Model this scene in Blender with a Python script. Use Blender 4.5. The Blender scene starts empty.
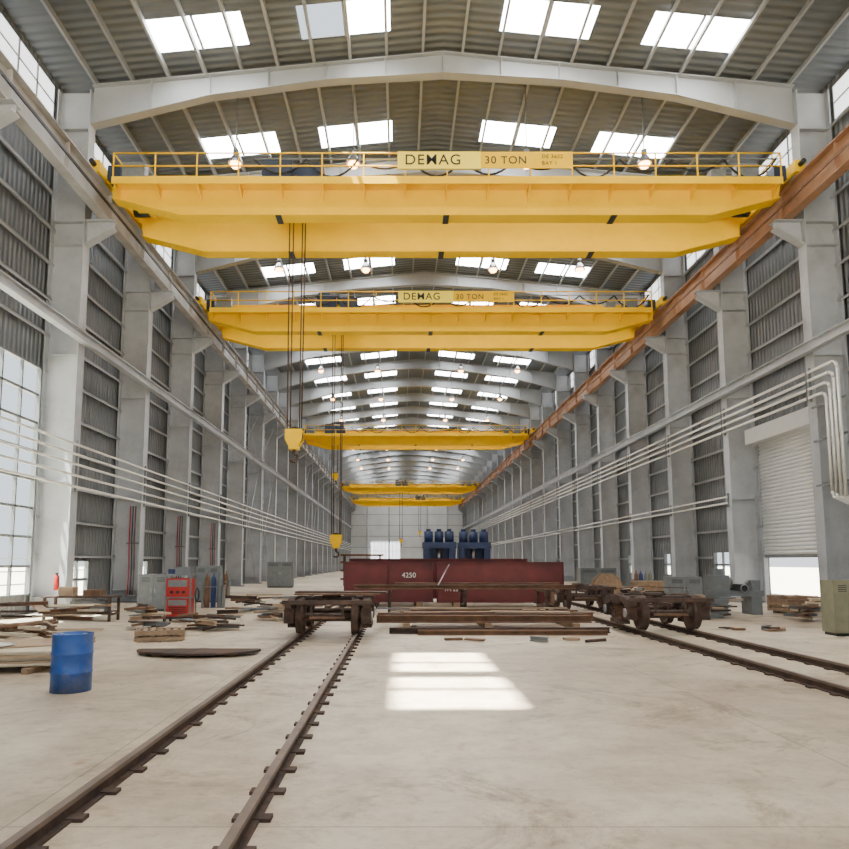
import bpy, math, random
from mathutils import Vector, Matrix
random.seed(7)
scene = bpy.context.scene
COL = scene.collection

# ---------------------------------------------------------------- materials
def mat(name, color, rough=0.6, metal=0.0, var=0.15, scale=2.0, dirt=None, dirt_amt=0.0, bump=0.0, stripes=None, coord='Object', spec=None):
    m = bpy.data.materials.new(name); m.use_nodes = True
    nt = m.node_tree; N = nt.nodes; L = nt.links
    b = N['Principled BSDF']
    b.inputs['Roughness'].default_value = rough
    b.inputs['Metallic'].default_value = metal
    if spec is not None: b.inputs['Specular IOR Level'].default_value = spec
    tc = N.new('ShaderNodeTexCoord')
    nz = N.new('ShaderNodeTexNoise'); nz.inputs['Scale'].default_value = scale
    nz.inputs['Detail'].default_value = 6; nz.inputs['Roughness'].default_value = 0.6
    L.new(tc.outputs[coord], nz.inputs['Vector'])
    cr = N.new('ShaderNodeValToRGB')
    cr.color_ramp.elements[0].position = 0.3; cr.color_ramp.elements[1].position = 0.7
    cr.color_ramp.elements[0].color = tuple(c*(1-var) for c in color)+(1,)
    cr.color_ramp.elements[1].color = tuple(min(1, c*(1+var*0.5)) for c in color)+(1,)
    L.new(nz.outputs['Fac'], cr.inputs['Fac'])
    out = cr.outputs['Color']
    if dirt:
        n2 = N.new('ShaderNodeTexNoise'); n2.inputs['Scale'].default_value = scale*0.37
        n2.inputs['Detail'].default_value = 9; n2.inputs['Roughness'].default_value = 0.7
        L.new(tc.outputs[coord], n2.inputs['Vector'])
        r2 = N.new('ShaderNodeValToRGB'); r2.color_ramp.elements[0].position = 0.5; r2.color_ramp.elements[1].position = 0.72
        r2.color_ramp.elements[1].color = (dirt_amt,)*3+(1,)
        L.new(n2.outputs['Fac'], r2.inputs['Fac'])
        mx = N.new('ShaderNodeMix'); mx.data_type = 'RGBA'
        L.new(r2.outputs['Color'], mx.inputs[0]); L.new(out, mx.inputs[6]); mx.inputs[7].default_value = dirt+(1,)
        out = mx.outputs[2]
    L.new(out, b.inputs['Base Color'])
    if stripes:
        ax, pitch, strength = stripes
        w = N.new('ShaderNodeTexWave'); w.wave_type = 'BANDS'; w.bands_direction = ax
        w.inputs['Scale'].default_value = 0.314/pitch
        L.new(tc.outputs[coord], w.inputs['Vector'])
        bp = N.new('ShaderNodeBump'); bp.inputs['Strength'].default_value = strength; bp.inputs['Distance'].default_value = 0.06
        L.new(w.outputs['Fac'], bp.inputs['Height']); L.new(bp.outputs['Normal'], b.inputs['Normal'])
    elif bump > 0:
        bp = N.new('ShaderNodeBump'); bp.inputs['Strength'].default_value = bump; bp.inputs['Distance'].default_value = 0.02
        L.new(nz.outputs['Fac'], bp.inputs['Height']); L.new(bp.outputs['Normal'], b.inputs['Normal'])
    return m

def emis(name, color, s):
    m = bpy.data.materials.new(name); m.use_nodes = True
    b = m.node_tree.nodes['Principled BSDF']
    b.inputs['Base Color'].default_value = color+(1,)
    b.inputs['Emission Color'].default_value = color+(1,)
    b.inputs['Emission Strength'].default_value = s
    return m

M_white  = mat('painted_steel_grey', (0.40,0.42,0.44), 0.5, 0, 0.18, 0.8, (0.20,0.185,0.165), 0.65)
M_rafter = mat('painted_steel_white', (0.32,0.335,0.34), 0.5, 0, 0.1, 0.8)
M_girt   = mat('girt_steel', (0.37,0.38,0.385), 0.5, 0, 0.12, 1.0)
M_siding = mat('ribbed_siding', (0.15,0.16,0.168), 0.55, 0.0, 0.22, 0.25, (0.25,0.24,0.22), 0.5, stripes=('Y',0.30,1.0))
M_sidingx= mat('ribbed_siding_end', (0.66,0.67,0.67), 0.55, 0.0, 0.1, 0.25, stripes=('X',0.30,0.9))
M_roof   = mat('roof_sheet', (0.13,0.145,0.155), 0.5, 0.1, 0.16, 0.3, stripes=('Y',0.40,0.9))
M_yellow = mat('crane_yellow', (0.90,0.545,0.0), 0.5, 0, 0.07, 0.6, (0.70,0.38,0.0), 0.45, spec=0.12)
M_yellow2= mat('sign_yellow', (0.95,0.76,0.08), 0.5, 0, 0.03, 0.8, spec=0.12)
M_black  = mat('black_rubber', (0.02,0.02,0.022), 0.6, 0, 0.2, 4)
M_navy   = mat('motor_dark_blue', (0.022,0.035,0.065), 0.45, 0, 0.2, 3)
M_rust   = mat('rusty_rail', (0.20,0.105,0.058), 0.8, 0.1, 0.4, 3, (0.08,0.05,0.035), 0.7, 0.4)
M_rustd  = mat('dark_rust', (0.075,0.048,0.037), 0.75, 0.3, 0.45, 5, (0.17,0.085,0.05), 0.6, 0.5)
M_railtop= mat('rail_worn_steel', (0.20,0.15,0.12), 0.55, 0.4, 0.3, 3)
M_orange = mat('runway_rust_orange', (0.34,0.175,0.085), 0.7, 0.1, 0.3, 1.2, (0.2,0.15,0.12), 0.6)
M_runl   = mat('runway_grey', (0.36,0.355,0.335), 0.7, 0.1, 0.25, 1.2, (0.26,0.19,0.13), 0.7)
M_pipe   = mat('conduit_galv', (0.66,0.65,0.60), 0.4, 0.3, 0.1, 3)
M_maroon = mat('maroon_primer', (0.13,0.016,0.016), 0.55, 0, 0.35, 1.2, (0.05,0.018,0.018), 0.8)
M_red    = mat('red_paint', (0.42,0.022,0.018), 0.4, 0, 0.1, 3)
M_blue   = mat('barrel_blue', (0.018,0.085,0.34), 0.4, 0, 0.3, 4, (0.20,0.21,0.24), 0.8)
M_mblue  = mat('machine_blue', (0.016,0.035,0.11), 0.5, 0, 0.2, 2)
M_wood   = mat('weathered_wood', (0.30,0.20,0.12), 0.8, 0, 0.3, 5, (0.13,0.085,0.05), 0.6, 0.3)
M_ply    = mat('pale_plywood', (0.68,0.58,0.42), 0.7, 0, 0.15, 3)
M_card   = mat('cardboard', (0.42,0.30,0.19), 0.8, 0, 0.1, 5)
M_olive  = mat('olive_grey_paint', (0.22,0.215,0.14), 0.5, 0, 0.2, 3)
M_door   = mat('shutter_white', (0.74,0.75,0.74), 0.45, 0, 0.05, 2)
M_steel  = mat('bare_steel', (0.42,0.42,0.43), 0.35, 0.8, 0.2, 5)
M_graym  = mat('machine_grey', (0.17,0.185,0.19), 0.5, 0.1, 0.2, 4)
M_whitep = mat('white_paint', (0.80,0.80,0.78), 0.5, 0, 0.05, 4)
M_sky    = emis('skylight_fibreglass', (0.97,0.985,1.0), 27)
M_clere  = emis('clerestory_fibreglass', (0.95,0.98,1.0), 2.2)
M_bulb   = emis('lamp_bulb', (1.0,0.42,0.12), 26)
M_glass  = bpy.data.materials.new('clear_panel'); M_glass.use_nodes = True
nt = M_glass.node_tree; nt.nodes.clear()
o = nt.nodes.new('ShaderNodeOutputMaterial'); t = nt.nodes.new('ShaderNodeBsdfTransparent'); t.inputs[0].default_value=(0.93,0.96,0.97,1)
nt.links.new(t.outputs[0], o.inputs[0])

# floor: pale dusty concrete with stains and joints
M_floor = bpy.data.materials.new('concrete_floor'); M_floor.use_nodes = True
nt = M_floor.node_tree; N = nt.nodes; L = nt.links; b = N['Principled BSDF']
b.inputs['Roughness'].default_value = 0.42; b.inputs['Specular IOR Level'].default_value=0.4
tc = N.new('ShaderNodeTexCoord')
def noise(sc,det,ro,dist=0.0,off=(0,0,0)):
    mp_=N.new('ShaderNodeMapping'); mp_.inputs['Location'].default_value=off; L.new(tc.outputs['Object'],mp_.inputs['Vector'])
    n=N.new('ShaderNodeTexNoise'); n.inputs['Scale'].default_value=sc; n.inputs['Detail'].default_value=det; n.inputs['Roughness'].default_value=ro; n.inputs['Distortion'].default_value=dist
    L.new(mp_.outputs[0], n.inputs['Vector']); return n
def ramp(n,p0,c0,p1,c1):
    r=N.new('ShaderNodeValToRGB'); r.color_ramp.elements[0].position=p0; r.color_ramp.elements[1].position=p1
    r.color_ramp.elements[0].color=c0+(1,); r.color_ramp.elements[1].color=c1+(1,); L.new(n.outputs['Fac'],r.inputs['Fac']); return r.outputs['Color']
def mul(a,b_):
    x=N.new('ShaderNodeMix'); x.data_type='RGBA'; x.blend_type='MULTIPLY'; x.inputs[0].default_value=1
    L.new(a,x.inputs[6]); L.new(b_,x.inputs[7]); return x.outputs[2]
base=ramp(noise(0.16,8,0.6,0.6),0.38,(0.42,0.34,0.245),0.60,(0.69,0.60,0.45))
m1=ramp(noise(1.3,10,0.72),0.30,(0.66,0.61,0.56),0.56,(1,1,1))
m2=ramp(noise(0.42,10,0.75,1.5,(13,4,0)),0.34,(0.52,0.46,0.39),0.46,(1,1,1))
m3=ramp(noise(6.0,8,0.8),0.30,(0.72,0.69,0.64),0.5,(1,1,1))
m4=ramp(noise(0.9,6,0.6,0.5,(5,31,0)),0.27,(0.66,0.48,0.35),0.37,(1,1,1))
c_=mul(mul(mul(mul(base,m1),m2),m3),m4)
br = N.new('ShaderNodeTexBrick'); br.inputs['Scale'].default_value=1; br.offset=0
br.inputs['Brick Width'].default_value=7.4; br.inputs['Row Height'].default_value=7.4; br.inputs['Mortar Size'].default_value=0.01
br.inputs['Color1'].default_value=(1,1,1,1); br.inputs['Color2'].default_value=(1,1,1,1); br.inputs['Mortar'].default_value=(0.6,0.57,0.52,1)
mp=N.new('ShaderNodeMapping'); mp.inputs['Location'].default_value=(3.0,2.0,0)
L.new(tc.outputs['Object'], mp.inputs['Vector']); L.new(mp.outputs[0], br.inputs['Vector'])
L.new(mul(c_,br.outputs['Color']), b.inputs['Base Color'])
M_ground = mat('outside_ground', (0.50,0.45,0.36), 0.9, 0, 0.2, 0.3)

# ---------------------------------------------------------------- mesh builder
class MB:
    def __init__(s, name, loc=(0,0,0), rotz=0):
        s.name=name; s.loc=loc; s.rz=rotz; s.v=[]; s.f=[]; s.mi=[]; s.sm=[]; s.mats=[]
    def m(s, mt):
        if mt not in s.mats: s.mats.append(mt)
        return s.mats.index(mt)
    def add(s, vs, fs, mt, smooth=False, sm_list=None):
        o=len(s.v); s.v += [tuple(x) for x in vs]; k=s.m(mt)
        for i,f in enumerate(fs):
            s.f.append(tuple(o+a for a in f)); s.mi.append(k)
            s.sm.append(sm_list[i] if sm_list else smooth)
    def box(s, c, d, mt, rz=0, rx=0, ry=0):
        hx,hy,hz = d[0]/2,d[1]/2,d[2]/2
        vs=[Vector((x,y,z)) for x in(-hx,hx) for y in(-hy,hy) for z in(-hz,hz)]
        if rz or rx or ry:
            R = Matrix.Rotation(rz,3,'Z')@Matrix.Rotation(ry,3,'Y')@Matrix.Rotation(rx,3,'X')
            vs=[R@v for v in vs]
        c=Vector(c); vs=[v+c for v in vs]
        s.add(vs,[(0,1,3,2),(4,6,7,5),(0,4,5,1),(2,3,7,6),(0,2,6,4),(1,5,7,3)],mt)
    def bx(s, x0,x1,y0,y1,z0,z1,mt):
        s.box(((x0+x1)/2,(y0+y1)/2,(z0+z1)/2),(abs(x1-x0),abs(y1-y0),abs(z1-z0)),mt)
    def cyl(s,p1,p2,r,mt,seg=10,r2=None,caps=True):
        p1=Vector(p1);p2=Vector(p2); r2=r if r2 is None else r2
        d=(p2-p1).normalized(); a=Vector((0,0,1)) if abs(d.z)<0.9 else Vector((1,0,0))
        u=d.cross(a).normalized(); w=d.cross(u)
        vs=[];
        for i in range(seg):
            t=2*math.pi*i/seg; q=u*math.cos(t)+w*math.sin(t)
            vs.append(p1+q*r); vs.append(p2+q*r2)
        fs=[(2*i,2*i+1,(2*i+3)%(2*seg),(2*i+2)%(2*seg)) for i in range(seg)]; sl=[True]*seg
        if caps:
            fs.append(tuple(2*i for i in range(seg))); fs.append(tuple(2*i+1 for i in range(seg))[::-1]); sl+= [False,False]
        s.add(vs,fs,mt,sm_list=sl)
    def tube(s,pts,r,mt,seg=6):
        for a,b_ in zip(pts[:-1],pts[1:]): s.cyl(a,b_,r,mt,seg)
    def prism(s,pts,axis,a,b_,mt):
        def P(p,t):
            return {'X':(t,p[0],p[1]),'Y':(p[0],t,p[1]),'Z':(p[0],p[1],t)}[axis]
        n=len(pts); vs=[P(p,a) for p in pts]+[P(p,b_) for p in pts]
        fs=[tuple(range(n)),tuple(range(n,2*n))[::-1]]+[(i,(i+1)%n,n+(i+1)%n,n+i) for i in range(n)]
        s.add(vs,fs,mt)
    def lathe(s,prof,c,axis,mt,seg=24,closed=False):
        c=Vector(c); vs=[]; n=len(prof)
        for i in range(seg):
            a=2*math.pi*i/seg; ca,sa=math.cos(a),math.sin(a)
            for r,t in prof:
                vs.append(c+Vector({'X':(t,r*ca,r*sa),'Y':(r*ca,t,r*sa),'Z':(r*ca,r*sa,t)}[axis]))
        fs=[]
        rng = n if closed else n-1
        for i in range(seg):
            j=(i+1)%seg
            for k in range(rng):
                k2=(k+1)%n
                fs.append((i*n+k,j*n+k,j*n+k2,i*n+k2))
        s.add(vs,fs,mt,True)
    def mesh(s):
        me=bpy.data.meshes.new(s.name); me.from_pydata(s.v,[],s.f)
        for mt in s.mats: me.materials.append(mt)
        me.polygons.foreach_set('material_index',s.mi); me.polygons.foreach_set('use_smooth',s.sm)
        import bmesh
        bm=bmesh.new(); bm.from_mesh(me); bmesh.ops.recalc_face_normals(bm,faces=bm.faces); bm.to_mesh(me); bm.free()
        me.update(); return me
    def done(s,parent=None):
        ob=bpy.data.objects.new(s.name,s.mesh()); ob.location=s.loc; ob.rotation_euler=(0,0,s.rz); COL.objects.link(ob)
        if parent: ob.parent=parent
        return ob

def inst(name,me,loc,rz=0):
    ob=bpy.data.objects.new(name,me); ob.location=loc; ob.rotation_euler=(0,0,rz); COL.objects.link(ob); return ob

def cells(us,ue,vs,ve,holes):
    U=sorted(set([us,ue]+[h[0] for h in holes]+[h[1] for h in holes])); U=[u for u in U if us<=u<=ue]
    out=[]
    for a,b_ in zip(U[:-1],U[1:]):
        hs=sorted([(h[2],h[3]) for h in holes if h[0]<=a+1e-6 and h[1]>=b_-1e-6])
        v=vs
        for h0,h1 in hs:
            if h0>v: out.append((a,b_,v,h0))
            v=max(v,h1)
        if v<ve: out.append((a,b_,v,ve))
    return out

# ---------------------------------------------------------------- dimensions
XL,XR = -14.6,18.3           # wall planes
XC = 1.85                    # ridge
Y0,Y1 = -10.0,187.0
EAVE,RIDGE = 22.3,24.0
SL = (RIDGE-EAVE)/(XR-XC)
def roofz(x): return RIDGE-abs(x-XC)*SL
BAY=7.4
FR=[27.2+BAY*k for k in range(-5,22)]
IXL,IXR=-13.1,16.8           # inner column flanges
RXL,RXR=-12.3,16.1           # crane rails
ZR=17.5

f=MB('floor'); f.bx(XL-0.3,XR+0.3,Y0,Y1+0.3,-0.2,0,M_floor); f.done()
g=MB('outside_ground'); g.bx(-160,160,-120,320,-0.4,-0.21,M_ground); g.done()

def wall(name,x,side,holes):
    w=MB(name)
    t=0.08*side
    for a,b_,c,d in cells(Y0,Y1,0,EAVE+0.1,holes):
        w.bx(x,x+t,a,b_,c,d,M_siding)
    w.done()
clere=[(y+0.35,y+BAY-0.35,20.5,22.0) for y in FR[:-1]]
lowL=[(FR[k]+1.4,FR[k]+4.6,0.35,2.1) for k in range(5,12)]
bigL=[(FR[4]+0.5,FR[5]-0.35,0.7,9.8)]
lowR=[(FR[k]+2.0,FR[k]+5.0,1.1,2.6) for k in range(6,12)]
DOOR=(FR[5]+0.9,FR[6]-0.6,0.0,8.0)
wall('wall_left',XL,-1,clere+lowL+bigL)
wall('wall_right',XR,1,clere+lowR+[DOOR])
w=MB('wall_back')
w.prism([(XL,0),(XR,0),(XR,EAVE),(XC,RIDGE),(XL,EAVE)],'Y',Y1,Y1+0.1,M_sidingx); 
for z in (3,6,9,12,15,18,21): w.bx(XL,XR,Y1-0.15,Y1,z-0.08,z+0.08,M_girt)
w.done()
w=MB('end_wall_glow_panel')  # added emissive panel with bars, brightens the left of the end wall
w.bx(-8,0,Y1-0.3,Y1-0.16,0,7.5,M_clere)
for i in range(9): w.bx(-8+i-0.05,-8+i+0.05,Y1-0.36,Y1-0.3,0,7.5,M_girt)
for z in (2.5,5,7.4): w.bx(-8,0,Y1-0.36,Y1-0.3,z-0.06,z+0.06,M_girt)
w.done()
w=MB('wall_back_posts')
for x in (-9,-3,7.5,13): w.bx(x-0.2,x+0.2,Y1-0.9,Y1-0.4,0,roofz(x)-0.3,M_white)
w.done()

wn=0
def window(x,side,h,nu,nv,glass,frm):
    global wn
    wn+=1
    w=MB('window_%d'%wn)
    y0,y1,z0,z1=h; e=0.07
    xa,xb = (x-0.06,x+0.14) if side<0 else (x-0.14,x+0.06)
    w.bx(xa,xb,y0,y1,z0,z0+e,frm); w.bx(xa,xb,y0,y1,z1-e,z1,frm)
    w.bx(xa,xb,y0,y0+e,z0,z1,frm); w.bx(xa,xb,y1-e,y1,z0,z1,frm)
    for i in range(1,nu):
        y=y0+(y1-y0)*i/nu; w.bx(xa+0.04,xb-0.04,y-0.04,y+0.04,z0,z1,frm)
    for i in range(1,nv):
        z=z0+(z1-z0)*i/nv; w.bx(xa+0.04,xb-0.04,y0,y1,z-0.05,z+0.05,frm)
    w.bx(x-0.005,x+0.005,y0+e,y1-e,z0+e,z1-e,glass)
    w.done()
for h in bigL: window(XL,-1,h,5,8,M_glass,M_graym)
for h in lowL: window(XL,-1,h,3,2,M_glass,M_graym)
for h in lowR: window(XR,1,h,3,2,M_glass,M_graym)
cw=MB('clerestory_glazing')
for x in (XL-0.04,XR+0.04):
    for y0,y1,z0,z1 in clere:
        cw.bx(x-0.01,x+0.01,y0,y1,z0,z1,M_clere)
        for i in range(1,5):
            y=y0+(y1-y0)*i/5; cw.bx(x-0.05,x+0.05,y-0.04,y+0.04,z0,z1,M_girt)
        cw.bx(x-0.05,x+0.05,y0,y1,(z0+z1)/2-0.03,(z0+z1)/2+0.03,M_girt)
cw.done()
c=MB('outside_fence')
for y in range(-6,60,3): c.cyl((-24,y,-0.21),(-24,y,2.3),0.06,M_graym,6)
for z in (0.6,1.4,2.2): c.cyl((-24,-6,z),(-24,57,z),0.05,M_graym,6)
c.done()
c=MB('outside_shed',(-42,30,-0.21)); c.bx(-6,6,-14,14,0,5,M_siding); c.prism([(-6.5,5),(6.5,5),(0,7)],'Y',-14.5,14.5,M_rust); c.done()

for nm,x,s,hs in (('wall_girts_left',XL,1,lowL+bigL),('wall_girts_right',XR,-1,lowR+[DOOR])):
    g=MB(nm)
    z=2.3
    while z<20.4:
        segs=[(Y0,Y1)]
        for h in hs:
            if h[2]<=z+0.1 and h[3]>=z-0.1:
                ns=[]
                for a,b_ in segs:
                    if h[0]>a and h[1]<b_: ns+=[(a,h[0]),(h[1],b_)]
                    else: ns.append((a,b_))
                segs=ns
        for a,b_ in segs:
            g.bx(x,x+s*0.20,a,b_,z-0.02,z+0.02,M_girt); g.bx(x+s*0.18,x+s*0.20,a,b_,z-0.12,z+0.02,M_girt)
        z+=1.5
    g.done()

# roof
SKX=[(-9.95,-6.2),(-4.05,-0.4),(4.1,7.75),(9.9,13.65)]
sky_rows=[32.4-0.8+BAY*k for k in range(-4,21)]
holes=[]
for y in sky_rows:
    for a,b_ in SKX: holes.append((a,b_,y,y+1.7))
sunhole=(-8.0,-6.25,6.2,11.9)  # out-of-view roof opening, added to throw a sun patch on the floor
holes=[h for h in holes if not (h[0]<-6 and h[2]<12.5 and h[3]>5.8)]
holes.append(sunhole)
def sloped(mb,x0,x1,y0,y1,dz,th,mt):
    za,zb=roofz(x0)+dz,roofz(x1)+dz
    vs=[(x0,y0,za),(x1,y0,zb),(x1,y1,zb),(x0,y1,za)]; vs+= [(a,b_,c+th) for a,b_,c in vs]
    mb.add(vs,[(0,3,2,1),(4,5,6,7),(0,1,5,4),(1,2,6,5),(2,3,7,6),(3,0,4,7)],mt)
r=MB('ceiling')
for sx0,sx1 in ((XL-0.3,XC),(XC,XR+0.3)):
    hs=[h for h in holes if h[0]>=sx0 and h[1]<=sx1]
    for a,b_,c,d in cells(sx0,sx1,Y0,Y1+0.3,hs): sloped(r,a,b_,c,d,0,0.08,M_roof)
r.done()
s=MB('skylight_panels')
for h in holes:
    if h is sunhole: continue
    xm=(h[0]+h[1])/2
    if h[0]==-4.05 and 23<h[2]<26:
        sloped(s,xm,h[1],h[2],h[3],0.02,0.02,M_sky); sloped(s,h[0],xm,h[2],h[3],0.02,0.01,M_glass)  # half panel made clear so sun throws a second floor patch
    else: sloped(s,h[0],h[1],h[2],h[3],0.02,0.02,M_sky)
    sloped(s,xm-0.05,xm+0.05,h[2],h[3],-0.06,0.07,M_rafter)
s.done()
s=MB('sun_patch_bars')  # unseen bars added across the opening to break up the sun patch
h=sunhole
for i,wd in ((1,0.10),(2,0.35),(3,0.10)):
    y=h[2]+(h[3]-h[2])*i/4; sloped(s,h[0],h[1],y-wd,y+wd,0.0,0.08,M_rafter)
s.done()
p=MB('roof_purlins')
for i in range(1,11):
    for sg in (-1,1):
        x=XC+sg*(i*1.55-0.7)
        inhole = sunhole[0]-0.1<x<sunhole[1]+0.1
        for (ya,yb) in ([(Y0,sunhole[2]),(sunhole[3],Y1)] if inhole else [(Y0,Y1)]):
            z=roofz(x); p.bx(x-0.03,x+0.03,ya,yb,z-0.24,z-0.005,M_rafter); p.bx(x-0.08,x+0.03,ya,yb,z-0.245,z-0.225,M_rafter)
p.done()

rf=MB('roof_rafter')
xs=[(IXL-0.0,1.75),(IXL+5,0.95),(XC-5,0.75),(XC,0.95),(XC+5,0.75),(IXR-5,0.95),(IXR+0.0,1.75)]
top=[(x,roofz(x)-0.25) for x,_ in xs]; bot=[(x,roofz(x)-0.25-d) for x,d in xs]
for i in range(len(xs)-1):
    rf.prism([top[i],top[i+1],bot[i+1],bot[i]],'Y',-0.02,0.02,M_rafter)
    for ln in (top,bot):
        (xa,za),(xb,zb)=ln[i],ln[i+1]
        rf.prism([(xa,za+0.02),(xb,zb+0.02),(xb,zb-0.02),(xa,za-0.02)],'Y',-0.22,0.22,M_rafter)
for i in range(1,12):
    x=IXL+i*(IXR-IXL)/12
    zt=roofz(x)-0.27
    for k in range(len(xs)-1):
        if xs[k][0]<=x<=xs[k+1][0]:
            t_=(x-xs[k][0])/(xs[k+1][0]-xs[k][0]); d=xs[k][1]*(1-t_)+xs[k+1][1]*t_
    rf.bx(x-0.015,x+0.015,-0.2,0.2,zt-d+0.03,zt,M_rafter)
me=rf.mesh()
for y in FR: inst('roof_rafter',me,(0,y,0))

def column_mesh(s_):
    c=MB('steel_column'); W=1.40
    zt=EAVE-0.35
    c.bx(0,0.05*s_,-0.28,0.28,0.04,zt,M_white)
    c.bx((W-0.05)*s_,W*s_,-0.28,0.28,0.04,zt,M_white)
    c.bx(0.05*s_,(W-0.05)*s_,-0.02,0.02,0.04,zt,M_white)
    c.bx(-0.15*s_,(W+0.02)*s_,-0.4,0.4,0,0.05,M_graym)
    for z in (0.6,5.2,10.4,15.1,16.1,20.2):
        c.bx(0.05*s_,(W-0.05)*s_,-0.26,0.26,z-0.015,z+0.015,M_white)
    zb=ZR-1.32
    c.prism([(0,zb),(-1.15*s_,zb),(-1.15*s_,zb-0.3),(0,zb-1.05)],'Y',-0.02,0.02,M_white)
    c.bx(0,-1.2*s_,-0.26,0.26,zb-0.03,zb-0.0,M_white)
    c.prism([(0,zb-1.05),(-1.15*s_,zb-0.32),(-1.15*s_,zb-0.28),(0,zb-1.0)],'Y',-0.22,0.22,M_white)
    for dx in (-0.1,0.2):
        for dy in (-0.3,0.3): c.cyl((dx*s_+0.03*s_,dy,0.05),(dx*s_+0.03*s_,dy,0.14),0.03,M_steel,6)
    return c.mesh()
cl,cr_=column_mesh(-1),column_mesh(1)
for y in FR:
    inst('steel_column',cl,(IXL,y,0)); inst('steel_column',cr_,(IXR,y,0))

c=MB('wall_bracing_left')
for k in (9,10,14,15):
    ya,yb=FR[k]+0.1,FR[k+1]-0.1; x=IXL-0.35
    for za,zb in ((0.4,10.6),(11.4,16.2)):
        c.cyl((x,ya,za),(x,yb,zb),0.03,M_white,6); c.cyl((x-0.1,ya,zb),(x-0.1,yb,za),0.03,M_white,6)
c.done()

for nm,x,mt,s_ in (('crane_runway_left',RXL,M_runl,-1),('crane_runway_right',RXR,M_orange,1)):
    c=MB(nm)
    zt=ZR-0.12
    c.bx(x-0.25,x+0.25,Y0,Y1-1,zt-0.05,zt,mt); c.bx(x-0.2,x+0.2,Y0,Y1-1,zt-1.2,zt-1.15,mt); c.bx(x-0.02,x+0.02,Y0,Y1-1,zt-1.15,zt-0.05,mt)
    c.bx(x-0.05,x+0.05,Y0,Y1-1,zt,ZR,M_rust)
    for y in FR:
        for k in (0,0.5): 
            yy=y+k*BAY
            if yy<Y1-1: c.bx(x-0.18,x+0.18,yy-0.02,yy+0.02,zt-1.15,zt-0.05,mt)
    c.bx(x-s_*0.30,x-s_*0.24,Y0,Y1-1,zt-0.75,zt-0.65,M_rust if s_>0 else M_black)
    c.done()
for nm,x,z in (('wall_strut_left',IXL+0.19,10.9),('wall_strut_right',IXR-0.19,10.5)):
    c=MB(nm)
    c.bx(x-0.15,x+0.15,Y0,Y1-1,z-0.02,z+0.02,M_white); c.bx(x-0.15,x+0.15,Y0,Y1-1,z+0.36,z+0.40,M_white); c.bx(x-0.02,x+0.02,Y0,Y1-1,z,z+0.4,M_white)
    c.done()

c=MB('conduit_run_left')
for i,z in enumerate((6.7,6.3,5.9,5.45,5.0)):
    x=IXL+0.10
    c.cyl((x,Y0,z),(x,Y1-5,z),0.05,M_pipe,8)
for y in FR:
    c.bx(IXL,IXL+0.06,y-0.04,y+0.04,4.8,6.9,M_graym)
c.done()
c=MB('conduit_run_right')
yv=FR[5]-1.9
for i,z in enumerate((9.7,9.35,9.0,8.65)):
    x=IXR-0.12
    yy=yv+i*0.26
    c.tube([(x,Y1-5,z),(x,yy+0.3,z),(x,yy+0.08,z-0.08),(x,yy,z-0.3),(x,yy,4.4+i*0.1),(x,yy-0.08,4.2+i*0.1),(x,yy-0.3,4.1+i*0.1),(x,Y0,4.1+i*0.1)],0.062,M_pipe,8)
for y in FR:
    if y>yv: c.bx(IXR-0.06,IXR,y-0.04,y+0.04,8.5,9.9,M_graym)
    if y>yv and y<120: c.bx(IXR-0.2,IXR-0.18,y-0.04,y+0.04,8.5,9.9,M_graym)
for z in (5.0,6.8,8.2):
    c.bx(IXR-0.05,IXR-0.0,yv-0.2,FR[5],z,z+0.08,M_graym)
c.done()
c=MB('low_conduit_right')
for z in (5.3,5.0): c.cyl((IXR-0.1,FR[6],z),(IXR-0.1,Y1-5,z),0.045,M_pipe,8)
for y in FR[6:]: c.bx(IXR-0.06,IXR,y-0.04,y+0.04,4.8,5.5,M_graym)
c.done()
c=MB('gas_hose_set')
for k in (6,7,8):
    y=FR[k]-0.33
    for i,mt in enumerate((M_rust,M_mblue,M_red)):
        x=IXL-0.25-0.13*i
        c.tube([(x,y,4.8),(x,y-0.02,3),(x+0.03,y,1.6),(x,y,0.3)],0.03,mt,6)
    c.bx(IXL-0.65,IXL-0.12,y-0.03,y+0.30,2.9,2.98,M_graym)
    c.bx(IXL-0.65,IXL-0.12,y-0.03,y+0.30,0.28,0.36,M_graym)
c.done()
c=MB('fire_extinguisher',(IXL-0.30,FR[5]-0.44,0.9))
c.lathe([(0,0),(0.09,0),(0.10,0.03),(0.10,0.5),(0.06,0.6),(0.03,0.63),(0,0.63)],(0,0,0),'Z',M_red,16)
c.bx(-0.03,0.03,-0.08,0.08,0.63,0.68,M_black); c.tube([(0,-0.03,0.64),(0.1,-0.08,0.55),(0.12,-0.05,0.25)],0.015,M_black); c.bx(-0.05,0.05,0.05,0.42,0.1,0.14,M_graym)
c.done()

d=MB('door_1')
y0,y1,_,z1=DOOR
z=2.35
while z<7.9:
    d.cyl((XR-0.06,y0,z+0.09),(XR-0.06,y1,z+0.09),0.1,M_door,8); z+=0.18
d.bx(XR-0.12,XR+0.0,y0,y1,2.2,2.35,M_graym)
d.bx(XR-0.2,XR,y0-0.15,y0,0,8.1,M_white); d.bx(XR-0.2,XR,y1,y1+0.15,0,8.1,M_white)
d.bx(XR-0.75,XR-0.02,y0-0.15,y1+0.15,7.9,8.65,M_door)
d.cyl((XR-0.38,y0-0.2,8.28),(XR-0.38,y1+0.2,8.28),0.3,M_graym,16)
d.done()

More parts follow.
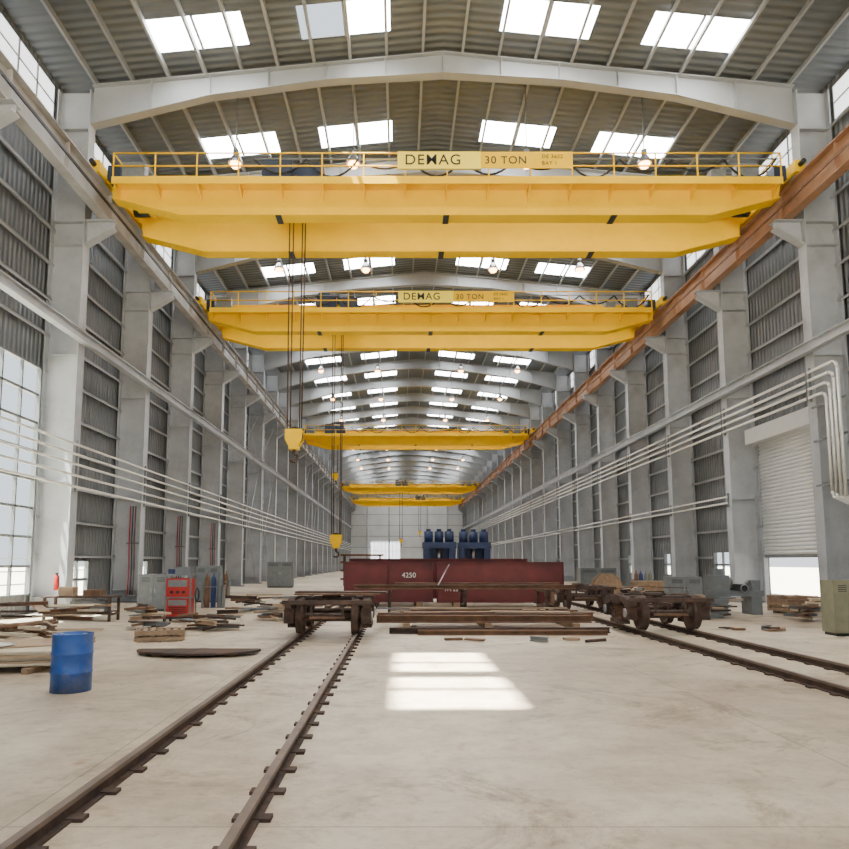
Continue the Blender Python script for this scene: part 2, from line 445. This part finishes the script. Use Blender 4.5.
# ---------------------------------------------------------------- cranes
def crane(yc,tx,hookz,sign=False):
    cx=(RXL+RXR)/2; H=(RXR-RXL)/2
    c=MB('overhead_crane',(cx,yc,ZR))
    Y=M_yellow; gy=1.65; D=-0.42; GT=0.30; HE=H-0.45
    for s_ in (-1,1):
        y=s_*gy
        prof=[(-HE,GT),(HE,GT),(HE,-0.55),(H-3.3,-1.30),(-H+3.3,-1.30),(-HE,-0.55)]
        c.prism(prof,'Y',y-0.26,y+0.26,Y)
        c.bx(-HE,HE,y-0.36,y+0.36,GT,GT+0.04,Y)
        c.bx(-H+3.3,H-3.3,y-0.34,y+0.34,-1.34,-1.30,Y)
        for sx in (-1,1):
            pa=(sx*HE,-0.55); pb=(sx*(H-3.3),-1.30)
            c.prism([(pa[0],pa[1]),(pb[0],pb[1]),(pb[0],pb[1]-0.04),(pa[0],pa[1]-0.04)],'Y',y-0.34,y+0.34,Y)
            c.prism([(sx*(H-0.1),0.58),(sx*(H-1.0),GT),(sx*(H-1.0),-0.4),(sx*(H-0.42),-0.4),(sx*(H-0.38),0.05),(sx*(H-0.1),0.12)],'Y',y-0.22,y+0.22,Y)
        c.bx(-HE+0.15,HE-0.15,y-0.04,y+0.04,GT+0.04,GT+0.14,M_rustd)
        for x in (-6.9,0,6.9):
            c.bx(x-0.12,x+0.12,y-0.35,y+0.35,-1.38,-1.345,M_black)
            c.bx(x-0.012,x+0.012,y-0.275,y+0.275,-1.30,GT,M_yellow)
    for sx in (-1,1):
        x=sx*H
        c.bx(x-0.2,x+0.2,-2.7,2.7,0.12,0.62,Y)
        for yy in (-2.2,2.2):
            c.lathe([(0.05,-0.12),(0.34,-0.12),(0.34,-0.08),(0.30,-0.07),(0.30,0.07),(0.34,0.08),(0.34,0.12),(0.05,0.12)],(x,yy,0.30),'X',M_steel,20)
        for yy in (-2.7,2.7):
            c.cyl((x,yy,0.42),(x,yy+math.copysign(0.28,yy),0.42),0.1,M_black,10)
        c.cyl((x-sx*0.2,1.0,0.35),(x-sx*0.9,1.0,0.35),0.2,M_navy,12)
        c.bx(x-sx*0.95,x-sx*0.45,-2.5,-1.95,-0.1,0.5,M_navy)
    for s_ in (-1,1):
        ya=s_*(gy+0.26); yb=s_*(gy+1.0)
        c.bx(-H+0.7,H-0.7,ya,yb,0.20+D,0.25+D,Y)
        c.bx(-H+0.7,H-0.7,yb,yb+s_*0.03,0.04+D,0.34+D,Y)
        n=16
        for i in range(n+1):
            x=-H+0.75+(2*H-1.5)*i/n
            c.bx(x-0.025,x+0.025,yb-0.025,yb+0.025,0.25+D,1.35+D,Y)
            c.prism([(ya,0.2+D),(yb,0.2+D),(yb,0.14+D),(ya,-0.3+D)],'X',x-0.02,x+0.02,Y)
        for z in (0.8+D,1.35+D): c.cyl((-H+0.75,yb,z),(H-0.75,yb,z),0.032,Y,6)
    for sx in (-1,1):
        x=sx*(H-0.75)
        c.cyl((x,-gy-1,1.35+D),(x,gy+1,1.35+D),0.03,Y,6)
        for yy in (-1.65,0,1.65): c.bx(x-0.025,x+0.025,yy-0.025,yy+0.025,0.3,1.35+D,Y)
        c.bx(x-0.3,x+0.3,-gy,gy,0.24,0.29,Y)
    yb=-(gy+0.93)
    n=10; x0=-7.8; dx=(H-0.9-x0)/n
    c.bx(x0,H-0.8,yb-0.02,yb+0.02,1.12+D,1.17+D,M_graym)
    for i in range(n):
        pts=[]
        for k in range(9):
            t_=k/8; pts.append((x0+dx*(i+t_),yb,1.12+D-0.8*(4*t_*(1-t_))*(0.75+0.25*math.sin(i*2.3))))
        c.tube(pts,0.045,M_black,5)
    for x,wd,h in ((-H+1.5,0.9,0.8),(H-2.0,0.9,0.75),(H-3.2,0.6,0.5)):
        c.bx(x-wd/2,x+wd/2,-gy-0.85,-gy-0.45,0.25+D,0.25+D+h,M_graym)
    x=tx-cx; E=-0.10
    c.bx(x-1.1,x+0.1,-gy-0.75,-gy-0.38,0.25+D,1.25+D,M_navy); c.bx(x+0.3,x+1.4,-gy-0.75,-gy-0.38,0.25+D,1.05+D,M_navy)
    c.bx(x-1.25,x+1.25,-gy-0.15,-gy+0.15,0.60+E,0.80+E,M_navy); c.bx(x-1.25,x+1.25,gy-0.15,gy+0.15,0.60+E,0.80+E,M_navy)
    for xx in (-1.15,1.15): c.bx(x+xx-0.12,x+xx+0.12,-gy,gy,0.60+E,0.78+E,M_navy)
    for xx in (-0.9,0.9):
        for yy in (-gy,gy):
            c.cyl((x+xx,yy-0.09,0.69+E),(x+xx,yy+0.09,0.69+E),0.15,M_steel,14)
    c.cyl((x-0.8,-1.0,1.05+E),(x-0.8,1.1,1.05+E),0.36,M_navy,18)
    for k in range(10): c.cyl((x-0.8,-0.9+0.2*k,1.05+E),(x-0.8,-0.84+0.2*k,1.05+E),0.385,M_steel,14)
    c.bx(x-1.15,x-0.4,-1.45,-1.0,0.75+E,1.45+E,M_navy)
    c.cyl((x-0.35,-1.2,1.1+E),(x+0.75,-1.2,1.1+E),0.3,M_navy,16); c.bx(x+0.75,x+1.1,-1.45,-0.95,0.78+E,1.4+E,M_black)
    c.bx(x+0.1,x+1.1,-0.6,0.6,0.78+E,1.35+E,M_navy)
    hz=hookz-ZR
    for xx,yy in ((-0.32,-0.25),(-0.22,0.25),(0.25,-0.25),(0.32,0.2)):
        c.cyl((x+xx,yy,0.8+E),(x+xx*0.9,yy*0.4,hz+0.55),0.03,M_rustd,6)
    for yy in (-0.13,0.13):
        c.cyl((x,yy-0.05,hz+0.45),(x,yy+0.05,hz+0.45),0.36,M_rustd,18)
    for yy in (-0.24,0.20):
        c.prism([(x-0.36,hz+0.7),(x+0.36,hz+0.7),(x+0.36,hz+0.25),(x+0.2,hz-0.05),(x-0.2,hz-0.05),(x-0.36,hz+0.25)],'Y',yy,yy+0.04,Y)
    c.bx(x-0.2,x+0.2,-0.24,0.24,hz-0.15,hz-0.03,Y); c.cyl((x,0,hz-0.15),(x,0,hz-0.35),0.07,M_rustd,10)
    pts=[(x+0.17*math.cos(a),0,hz-0.52+0.17*math.sin(a)) for a in [math.radians(90-30*k) for k in range(9)]]
    c.tube(pts,0.055,M_rustd,8)
    ob=c.done()
    if sign:
        yb=-(gy+1.05)
        s=MB('sign_board'); s.bx(-2.0,1.35,yb-0.03,yb,0.60+D,1.40+D,M_yellow2); s.bx(1.35,5.0,yb-0.03,yb,0.66+D,1.36+D,M_yellow)
        s.bx(-2.0,1.35,yb-0.035,yb-0.03,0.60+D,0.63+D,M_black); s.bx(-2.0,1.35,yb-0.035,yb-0.03,1.37+D,1.40+D,M_black)
        s.done(ob)
        def txt(t_,x,z,sz,nm,off):
            cu=bpy.data.curves.new(nm,'FONT'); cu.body=t_; cu.size=sz; cu.extrude=0.008; cu.offset=off; cu.space_character=1.12
            cu.materials.append(M_black)
            o=bpy.data.objects.new(nm,cu); COL.objects.link(o); o.parent=ob; o.location=(x,yb-0.04,z+D); o.rotation_euler=(math.pi/2,0,0)
        txt('DEMAG',-1.72,0.81,0.62,'sign_lettering',0.0035); txt('30 TON',1.5,0.85,0.45,'capacity_lettering',0.003)
        txt('DE 3602',3.8,1.08,0.22,'number_lettering',0); txt('BAY 1',3.8,0.80,0.22,'number_lettering',0)
    return ob
crane(28.55,-4.5,6.9,True)
crane(42.7,-4.0,3.0,True)
crane(83.5,-8.0,12.2)
crane(140.6,0.2,6)
crane(172,5,9)

def lamp_mesh(L_):
    c=MB('high_bay_lamp')
    c.cyl((0,0,0.45),(0,0,L_),0.025,M_graym,6); c.cyl((0,0,0.18),(0,0,0.48),0.13,M_graym,12)
    c.lathe([(0.12,0.22),(0.20,0.12),(0.30,-0.10),(0.34,-0.22),(0.31,-0.21),(0.18,0.10),(0.10,0.19)],(0,0,0),'Z',M_steel,18)
    c.lathe([(0,-0.40),(0.17,-0.34),(0.24,-0.22),(0.15,0.03),(0.05,0.12),(0,0.12)],(0,0,0),'Z',M_bulb,12)
    return c.mesh()
lampz=20.0
for x in (-7.4,-2.1,5.7,11.0):
    me=lamp_mesh(roofz(x)-lampz-0.01)
    for k in range(-2,10):
        inst('high_bay_lamp',me,(x,28.9+11.1*k,lampz))

def track(name,xa,xb,y0,y1,ties=True):
    c=MB(name)
    for x in (xa,xb):
        c.bx(x-0.065,x+0.065,y0,y1,0.0,0.02,M_rustd); c.bx(x-0.012,x+0.012,y0,y1,0.02,0.11,M_rustd); c.bx(x-0.036,x+0.036,y0,y1,0.11,0.15,M_railtop)
        y=y0+0.3
        while ties and y<y1:
            c.box((x,y,0.015),(0.30,0.12,0.03),M_rustd); y+=0.62
    c.done()
track('floor_rail_track',-2.6,-1.15,4.0,120)
track('floor_rail_track',6.65,8.1,4.0,120)

def bogie_mesh():
    c=MB('rail_bogie'); zw=0.45+0.15
    for yy in (-0.92,0.92):
        for s_ in (-1,1):
            x=s_*0.725
            prof=[(0.0,s_*0.10),(0.10,s_*0.10),(0.12,s_*0.04),(0.34,s_*0.02),(0.38,s_*0.075),(0.445,s_*0.075),(0.45,-s_*0.05),(0.485,-s_*0.065),(0.48,-s_*0.10),(0.38,-s_*0.09),(0.35,-s_*0.03),(0.13,-s_*0.06),(0.10,-s_*0.12),(0,-s_*0.12)]
            c.lathe(prof,(x,yy,zw),'X',M_rustd,28)
        c.cyl((-1.08,yy,zw),(1.08,yy,zw),0.085,M_rustd,14)
        for s_ in (-1,1):
            c.box((s_*1.0,yy,zw),(0.26,0.34,0.36),M_rustd); c.cyl((s_*1.12,yy,zw),(s_*1.17,yy,zw),0.12,M_steel,12)
    for s_ in (-1,1):
        x=s_*1.0
        c.prism([(-1.22,0.78),(-1.15,0.94),(-0.45,1.05),(-0.45,0.90),(-0.72,0.78)],'X',x-0.09,x+0.09,M_rustd)
        c.prism([(1.22,0.78),(1.15,0.94),(0.45,1.05),(0.45,0.90),(0.72,0.78)],'X',x-0.09,x+0.09,M_rustd)
        c.bx(x-0.09,x+0.09,-0.46,0.46,0.90,1.05,M_rustd)
        c.prism([(-0.75,0.66),(-0.55,0.66),(-0.35,0.32),(-0.5,0.30)],'X',x-0.07,x+0.07,M_rustd)
        c.prism([(0.75,0.66),(0.55,0.66),(0.35,0.32),(0.5,0.30)],'X',x-0.07,x+0.07,M_rustd)
        c.bx(x-0.12,x+0.12,-0.52,0.52,0.26,0.36,M_rustd)
        for yy in (-0.22,0.0,0.22):
            for k in range(7): c.lathe([(0.085,-0.018),(0.105,0),(0.085,0.018),(0.065,0)],(x,yy,0.39+0.055*k),'Z',M_rust,12,True)
        c.bx(x-0.08,x+0.08,-0.3,0.3,0.76,0.90,M_rustd)
    c.bx(-1.15,1.15,-0.24,0.24,0.82,1.02,M_rustd)
    c.cyl((0,0,1.0),(0,0,1.12),0.26,M_rustd,18)
    for yy in (-1.3,1.3):
        c.bx(-1.15,1.15,yy-0.04,yy+0.04,0.92,1.02,M_rustd)
        for x in (-1.0,1.0): c.bx(x-0.07,x+0.07,min(yy,yy*0.85),max(yy,yy*0.85),0.82,0.98,M_rustd)
    for yy in (-0.45,0.45):
        c.bx(-0.75,0.75,yy-0.03,yy+0.03,0.42,0.52,M_rustd)
        for x in (-0.72,0.72): c.bx(x-0.06,x+0.06,yy-0.06,yy+0.06,0.38,0.72,M_rustd)
    c.bx(-0.06,0.06,-1.3,1.3,0.80,0.88,M_rustd)
    c.bx(-0.45,0.45,-1.27,-1.15,0.55,0.60,M_rust)
    for x in (-0.4,0.4): c.bx(x-0.03,x+0.03,-1.25,-1.2,0.55,0.95,M_rustd)
    return c.mesh()
bm_=bogie_mesh()
inst('rail_bogie',bm_,(-1.875,18.9,0)); inst('rail_bogie',bm_,(7.375,20.0,0)); inst('rail_bogie',bm_,(7.375,28.4,0))
c=MB('steel_plate_stack',(-1.7,18.9,1.12))
c.box((0,0,0.02),(2.3,1.0,0.04),M_rust,rz=0.05); c.box((0.1,0,0.06),(2.5,0.5,0.04),M_rustd,rz=-0.08); c.done()

def ibeam(mb,c,Lx,h,w,mt,rz=0):
    for dz,d in ((h/2-0.015,(Lx,w,0.03)),(-h/2+0.015,(Lx,w,0.03)),(0,(Lx,0.02,h-0.04))):
        mb.box((c[0],c[1],c[2]+dz),d,mt,rz=rz)
c=MB('rusty_beam_pile')
for x in (0.2,2.6,5.2): c.box((x,21.5,0.1),(0.2,2.4,0.2),M_wood)
for i,y in enumerate((20.6,21.1,21.7,22.3)): ibeam(c,(2.5+0.1*i,y,0.31),(6.4,6.0,6.8,5.6)[i],0.22,0.22,(M_rust,M_rustd)[i%2],rz=0.012*i)
c.box((1.8,21.4,0.45),(3.4,0.6,0.03),M_rust,rz=0.1); c.box((4.0,21.2,0.47),(2.4,0.3,0.05),M_card,rz=-0.15)
c.done()
c=MB('floor_beam')
ibeam(c,(2.8,19.4,0.09),6.2,0.16,0.16,M_rustd,0.02); ibeam(c,(3.1,19.0,0.07),5.2,0.14,0.14,M_rust,-0.01); c.done()
c=MB('angle_iron_bundle',(2.6,23.9,0))
for i in range(16): c.box((random.uniform(-0.6,0.6),random.uniform(-0.35,0.35),0.04+0.025*i),(random.uniform(3,6.5),0.09,0.05),(M_rust,M_rustd,M_graym,M_card)[i%4],rz=random.uniform(-0.06,0.06))
c.done()

c=MB('beam_trestle')
for x in (-0.4,2.4,5.4):
    for y in (25.3,26.9):
        c.box((x,y,0.45),(0.1,0.1,0.9),M_rustd)
    c.bx(x-0.08,x+0.08,25.0,27.2,0.88,1.0,M_rustd); c.bx(x-0.05,x+0.05,25.3,26.9,0.3,0.4,M_rustd)
ibeam(c,(2.4,25.4,1.08),8.2,0.16,0.16,M_rust,0.015); ibeam(c,(2.0,26.1,1.08),7.0,0.16,0.16,M_rustd,-0.01); ibeam(c,(3.0,26.7,1.1),6.4,0.2,0.2,M_rust,0.0)
c.cyl((1.4,25.2,1.15),(1.9,26.5,1.9),0.025,M_steel,6)
c.done()

def girder(name,loc,Lx,h,dp,rz,n):
    c=MB(name,loc,rz)
    c.bx(-Lx/2,Lx/2,-dp/2+0.12,-dp/2+0.15,0.2,h,M_maroon); c.bx(-Lx/2,Lx/2,dp/2-0.15,dp/2-0.12,0.2,h,M_maroon)
    c.bx(-Lx/2,Lx/2,-dp/2,dp/2,h-0.04,h,M_maroon); c.bx(-Lx/2,Lx/2,-dp/2,dp/2,0.2,0.24,M_maroon)
    for s_ in (-1,1): c.bx(s_*Lx/2-0.02,s_*Lx/2+0.02,-dp/2,dp/2,0.2,h,M_maroon)
    for i in range(n+1):
        x=-Lx/2+Lx*i/n; c.bx(x-0.015,x+0.015,-dp/2+0.02,-dp/2+0.13,0.24,h-0.04,M_maroon)
    for x in (-Lx*0.35,Lx*0.35): c.bx(x-0.15,x+0.15,-dp/2-0.1,dp/2+0.1,0,0.2,M_wood)
    return c.done()
g1=girder('maroon_box_girder',(-0.55,31.6,0),4.0,2.0,1.4,0.06,2)
g2=girder('maroon_box_girder',(4.5,31.2,0),5.6,2.0,1.2,-0.02,1)
g3=girder('maroon_box_girder',(1.9,34.4,0),8.8,2.16,1.0,0.0,5)
for t_,x,z,sz,par in (('4250',0.9,1.3,0.32,g1),('7M 25 8T',0.0,0.7,0.24,g2)):
    cu=bpy.data.curves.new('painted_marking','FONT'); cu.body=t_; cu.size=sz; cu.extrude=0.004; cu.materials.append(M_pipe)
    o=bpy.data.objects.new('painted_marking',cu); COL.objects.link(o); o.parent=par
    o.rotation_euler=(math.pi/2,0,0); o.location=(x-0.3 if par is g1 else -2.5,(-0.60 if par is g1 else -0.50),z)

def press(loc):
    c=MB('hydraulic_press',loc)
    c.bx(-1.3,1.3,-0.9,0.9,0,0.7,M_mblue)
    for x in (-1.05,1.05): c.bx(x-0.25,x+0.25,-0.7,0.7,0.7,3.2,M_mblue)
    c.bx(-1.1,1.1,0.3,0.5,0.7,3.2,M_mblue)
    c.bx(-1.35,1.35,-0.8,0.8,3.1,3.6,M_mblue)
    for x in (-0.85,0.0,0.85):
        c.cyl((x,0,3.6),(x,0,4.5),0.36,M_mblue,18); c.cyl((x,0,4.5),(x,0,4.7),0.2,M_mblue,14)
    c.cyl((0,0,2.0),(0,0,3.1),0.22,M_steel,14)
    c.bx(-0.7,0.7,-0.6,0.6,1.8,2.1,M_mblue)
    return c.done()
press((3.2,56,0)); press((6.1,56.6,0))
c=MB('steel_plate_rack',(-3.2,58,0))
for x in (-1.5,1.5): c.bx(x-0.06,x+0.06,-0.6,0.6,0,2.6,M_rustd)
for z in (0.5,1.2,1.9,2.5): c.bx(-1.8,1.8,-0.6,0.6,z,z+0.15,M_rust)
c.done()

# ---------------------------------------------------------------- left side clutter
c=MB('oil_drum',(-5.15,10.9,0))
r_=0.30
prof=[(0,0.02),(r_-0.02,0.02),(r_,0),(r_,0.28),(r_+0.015,0.295),(r_,0.31),(r_,0.57),(r_+0.015,0.585),(r_,0.60),(r_,0.87),(r_+0.008,0.88),(r_-0.012,0.885),(r_-0.015,0.86),(0,0.86)]
c.lathe(prof,(0,0,0),'Z',M_blue,32)
c.cyl((0.18,0,0.86),(0.18,0,0.885),0.035,M_steel,10); c.cyl((-0.2,0.05,0.86),(-0.2,0.05,0.88),0.02,M_steel,8)
c.done()

c=MB('plywood_sheet_stack',(-7.6,13.3,0))
for x in (-0.9,0.9): c.bx(x-0.06,x+0.06,-0.9,0.9,0,0.1,M_wood)
for i in range(8): c.box((0.06*math.sin(i*3),0.05*math.cos(i*2),0.12+0.035*i),(2.4,1.7,0.03),(M_ply,M_ply,M_card)[i%3],rz=0.05*math.sin(i*5)+0.2)
c.box((0.4,0.3,0.42),(1.3,0.9,0.02),M_card,rz=0.5,rx=0.05); c.box((-0.3,-0.3,0.45),(1.0,0.7,0.03),M_whitep,rz=-0.3); c.done()
def scrap(name,loc,n,sx,sy,lmin,lmax,mats,stack=0.03):
    c=MB(name,loc)
    for i in range(n):
        h=0.04+stack*i
        px,py=random.uniform(-sx,sx),random.uniform(-sy,sy); L_=random.uniform(lmin,lmax); rz=random.uniform(-1.2,1.2) if stack<0.05 else random.uniform(-0.4,0.4)
        k=i%5; mt=mats[i%len(mats)]
        if k==0: c.box((px,py,h),(L_,0.3,0.03),mt,rz=rz,ry=random.uniform(-0.06,0.06))
        elif k==1: c.cyl((px-L_/2*math.cos(rz),py-L_/2*math.sin(rz),h),(px+L_/2*math.cos(rz),py+L_/2*math.sin(rz),h+0.05),0.04,mt,10)
        elif k==2: ibeam(c,(px,py,h+0.04),L_,0.12,0.1,mt,rz)
        else: c.box((px,py,h),(L_,0.12,0.06),mt,rz=rz,ry=random.uniform(-0.08,0.08))
    return c.done()
WD=(M_wood,M_ply,M_card,M_rust); ST=(M_rust,M_rustd,M_graym,M_card)
scrap('timber_plank_pile',(-8.7,16.4,0),14,0.7,0.5,1.2,2.2,WD,0.035)
scrap('timber_plank_pile',(-10.5,20.0,0),20,1.2,0.7,1.2,2.2,(M_card,M_wood,M_rust,M_ply,M_rustd),0.04)
scrap('scrap_metal_heap',(-5.6,20.4,0),18,0.7,0.5,0.5,1.4,ST,0.025)
scrap('scrap_metal_heap',(-7.6,21.0,0),18,0.4,0.4,0.5,1.0,ST,0.035)
scrap('scrap_metal_heap',(-4.0,24.2,0),22,0.9,0.8,0.8,2.0,ST,0.02)
scrap('scrap_metal_heap',(-5.5,28.4,0),20,1.0,0.9,0.8,1.8,ST,0.03)
scrap('scrap_metal_heap',(11.0,24.8,0),28,0.8,0.6,0.5,1.5,ST,0.025)
scrap('scrap_metal_heap',(14.4,23.6,0),26,0.8,0.7,0.6,1.5,ST+(M_ply,),0.03)
scrap('scrap_metal_heap',(10.8,29.6,0),26,0.9,0.8,0.6,1.8,ST,0.035)
scrap('loose_steel_offcuts',(3.4,17.4,0),5,2.2,0.4,0.4,0.9,ST,0.001)
scrap('loose_steel_offcuts',(10.6,20.4,0),6,0.9,1.0,0.3,0.9,ST,0.001)
def bench(name,loc,mt,rz=0,L_=2.4,w=0.9,h=0.85):
    c=MB(name,loc,rz)
    c.bx(-L_/2,L_/2,-w/2,w/2,h-0.06,h,mt)
    for x in (-L_/2+0.1,L_/2-0.1):
        for y in (-w/2+0.08,w/2-0.08): c.bx(x-0.04,x+0.04,y-0.04,y+0.04,0,h-0.06,mt)
        c.bx(x-0.03,x+0.03,-w/2+0.08,w/2-0.08,0.2,0.28,mt)
    c.bx(-L_/2+0.1,L_/2-0.1,-0.03,0.03,0.2,0.28,mt)
    return c
c=bench('work_bench',(-10.9,23.6,0),M_rustd,0.0,2.4,0.9)
c.box((-0.5,0,1.0),(0.5,0.4,0.3),M_card); c.box((0.4,0,0.95),(0.6,0.4,0.2),M_rust); c.bx(-1.1,1.1,-0.4,0.4,0.3,0.33,M_rustd); c.box((0.3,0,0.5),(1.2,0.5,0.34),M_graym); c.done()

c=MB('curved_steel_plate',(-4.4,15.2,0))
pts=[]; n=18
for i in range(n+1):
    a=math.radians(180+180*i/n); pts.append((1.35*math.cos(a),0.75*math.sin(a)))
pts+=[(1.3,0.12),(-1.3,0.12)]
c.prism(pts,'Z',0.06,0.10,M_rustd); c.bx(-0.9,-0.7,-0.4,0.05,0,0.06,M_wood); c.bx(0.7,0.9,-0.4,0.05,0,0.06,M_wood); c.done()
def pallet(loc,rz=0,mt=M_wood,n=1):
    c=MB('wooden_pallet',loc,rz)
    for k in range(n):
        z=0.15*k
        for y in (-0.45,0,0.45): c.bx(-0.6,0.6,y-0.05,y+0.05,z+0.02,z+0.11,mt)
        for i in range(7):
            x=-0.55+i*1.1/6; c.bx(x-0.05,x+0.05,-0.5,0.5,z+0.11,z+0.13,mt)
        for x in (-0.5,0,0.5): c.bx(x-0.05,x+0.05,-0.5,0.5,z,z+0.02,mt)
    return c.done()
pallet((-6.2,17.9,0),0.3,M_wood,2)

c=MB('welding_machine',(-7.4,23.2,0))
c.bx(-0.5,0.5,-0.35,0.35,0.12,0.2,M_black)
for x in (-0.42,0.42):
    for y in (-0.3,0.3): c.cyl((x-0.03,y,0.08),(x+0.03,y,0.08),0.08,M_black,12); c.bx(x-0.02,x+0.02,y-0.02,y+0.02,0.2,1.55,M_graym)
c.bx(-0.36,0.36,-0.33,0.33,0.2,0.78,M_red); c.bx(-0.45,0.45,-0.33,0.33,0.80,0.84,M_graym)
c.bx(-0.40,0.38,-0.32,0.32,0.84,1.45,M_red); c.bx(-0.45,0.45,-0.33,0.33,1.55,1.6,M_graym)
for z in (0.3,0.36,0.42,0.48): c.bx(-0.28,0.28,-0.34,-0.33,z,z+0.025,M_black)
c.bx(-0.3,0.3,-0.345,-0.33,0.56,0.74,M_graym); c.bx(-0.33,0.30,-0.335,-0.32,1.18,1.4,M_graym)
for x in (-0.2,0,0.2): c.cyl((x,-0.32,1.0),(x,-0.37,1.0),0.05,M_black,12)
c.box((0.1,0,1.72),(0.5,0.4,0.24),M_graym); c.box((-0.3,0,1.68),(0.2,0.3,0.16),M_mblue)
c.lathe([(0.20,-0.03),(0.25,0),(0.20,0.03),(0.17,0)],(0.58,-0.1,0.9),'X',M_black,16,True)
c.done()
def cylinders(loc,n,rz=0):
    c=MB('gas_cylinder_rack',loc,rz)
    for i in range(n):
        x=(i-(n-1)/2)*0.28
        mt=(M_rust,M_mblue,M_graym,M_olive)[i%4]
        c.lathe([(0,0.03),(0.11,0.03),(0.115,0.06),(0.115,1.2),(0.09,1.32),(0.04,1.38),(0.035,1.5),(0,1.5)],(x,0,0),'Z',mt,16)
    w=n*0.14+0.05
    c.bx(-w,w,-0.15,0.15,0,0.03,M_graym); c.bx(-w,w,0.12,0.15,0.9,0.98,M_graym); c.bx(-w,w,-0.15,-0.13,0.9,0.94,M_graym)
    for x in (-w,w): c.bx(x-0.02,x+0.02,-0.15,0.15,0,1.0,M_graym)
    return c.done()
cylinders((-10.8,31,0),4); cylinders((-10.2,38,0),5); cylinders((14.2,40,0),4); cylinders((-8.2,30.2,0),3)
def cabinet(name,loc,mt,w=1.0,d=0.5,h=1.8,rz=0):
    c=MB(name,loc,rz)
    c.bx(-w/2,w/2,-d/2,d/2,0.08,h,mt); c.bx(-w/2+0.04,w/2-0.04,-d/2+0.04,d/2-0.04,0,0.08,M_black)
    for s_ in (-1,1):
        c.bx(s_*0.01,s_*(w/2-0.03),-d/2-0.02,-d/2,0.12,h-0.05,mt); c.bx(s_*0.06,s_*0.09,-d/2-0.05,-d/2-0.02,h*0.5,h*0.62,M_steel)
        for k in range(4): c.bx(s_*0.15,s_*(w/2-0.12),-d/2-0.028,-d/2-0.02,h-0.3+0.05*k,h-0.28+0.05*k,M_black)
    return c.done()
cabinet('tool_cabinet',(-10.1,28.4,0),M_graym,1.2,0.6,1.5); cabinet('tool_cabinet',(-9.6,34.5,0),M_graym,1.2,0.6,1.8)
cabinet('tool_cabinet',(-9.4,54,0),M_graym,2.0,0.7,2.0)
cabinet('electrical_cabinet',(12.3,19.0,0),M_olive,1.0,0.6,1.5)

# ---------------------------------------------------------------- right side clutter
c=MB('lathe_machine',(12.9,26.6,0))
c.bx(-0.9,-0.4,-0.4,0.4,0,0.7,M_graym); c.bx(0.5,0.9,-0.4,0.4,0,0.7,M_graym); c.bx(-1.0,1.0,-0.35,0.35,0.7,0.9,M_graym)
c.bx(-0.95,-0.3,-0.4,0.4,0.9,1.5,M_graym); c.cyl((-0.3,0,1.2),(-0.1,0,1.2),0.22,M_steel,18); c.bx(0.0,0.35,-0.45,0.35,0.9,1.15,M_black)
c.bx(0.65,0.95,-0.2,0.2,0.9,1.3,M_graym); c.cyl((0.65,0,1.2),(0.5,0,1.2),0.06,M_steel,10); c.lathe([(0.14,-0.015),(0.16,0),(0.14,0.015),(0.12,0)],(0.2,-0.5,1.0),'Y',M_steel,16,True)
c.box((-0.6,0,1.62),(0.4,0.3,0.25),M_graym); c.done()
def crate(loc,s,rz=0,mt=M_wood):
    c=MB('wooden_crate',loc,rz); w,d,h=s
    c.bx(-w/2+0.02,w/2-0.02,-d/2+0.02,d/2-0.02,0.1,h-0.02,mt)
    for x in (-w/2,w/2):
        for y in (-d/2,d/2): c.box((x,y,h/2+0.04),(0.09,0.09,h-0.08),mt)
    for z in (0.14,h-0.06,h/2):
        for y in (-d/2,d/2): c.bx(-w/2,w/2,y-0.03,y+0.03,z-0.05,z+0.05,mt)
        for x in (-w/2,w/2): c.bx(x-0.03,x+0.03,-d/2,d/2,z-0.05,z+0.05,mt)
    for x in (-w/3,0,w/3): c.bx(x-0.05,x+0.05,-d/2,d/2,0,0.1,mt)
    return c.done()
crate((15.4,27.0,0),(1.3,1.0,0.7),0.2,M_wood); crate((13.4,36.8,0),(1.6,1.2,1.0)); 
cabinet('steel_locker',(13.6,33.0,0),M_graym,1.6,0.7,1.3); cabinet('steel_locker',(13.2,46,0),M_graym,2.4,0.9,1.6)
c=MB('cable_reel',(10.9,36.2,0))
for y in (-0.4,0.4): c.cyl((0,y-0.03,0.7),(0,y+0.03,0.7),0.7,M_wood,28)
c.cyl((0,-0.37,0.7),(0,0.37,0.7),0.42,M_black,24); c.done()

# ---------------------------------------------------------------- lights
W=bpy.data.worlds.new('World'); scene.world=W; W.use_nodes=True
bg=W.node_tree.nodes['Background']; bg.inputs[0].default_value=(0.90,0.95,1.0,1); bg.inputs[1].default_value=1.6
sd=bpy.data.lights.new('sun','SUN'); sd.energy=75; sd.angle=0.014; sd.color=(1,0.97,0.90)
so=bpy.data.objects.new('sun',sd); COL.objects.link(so)
dirv=Vector((0.8,12.6,0))-Vector((-7.15,9.2,23.1))
so.rotation_euler=dirv.to_track_quat('-Z','Y').to_euler(); so.location=(-10,5,40)

# ---------------------------------------------------------------- camera
cd=bpy.data.cameras.new('camera'); cam=bpy.data.objects.new('camera',cd); COL.objects.link(cam)
cd.sensor_width=36; cd.lens=680/849*36; cd.clip_end=1000
cam.location=(0,0,2.0); cam.rotation_euler=(math.radians(96),0,0)
cd.shift_x=(424.5-400)/849; cd.shift_y=(490.5-424.5)/849
scene.camera=cam
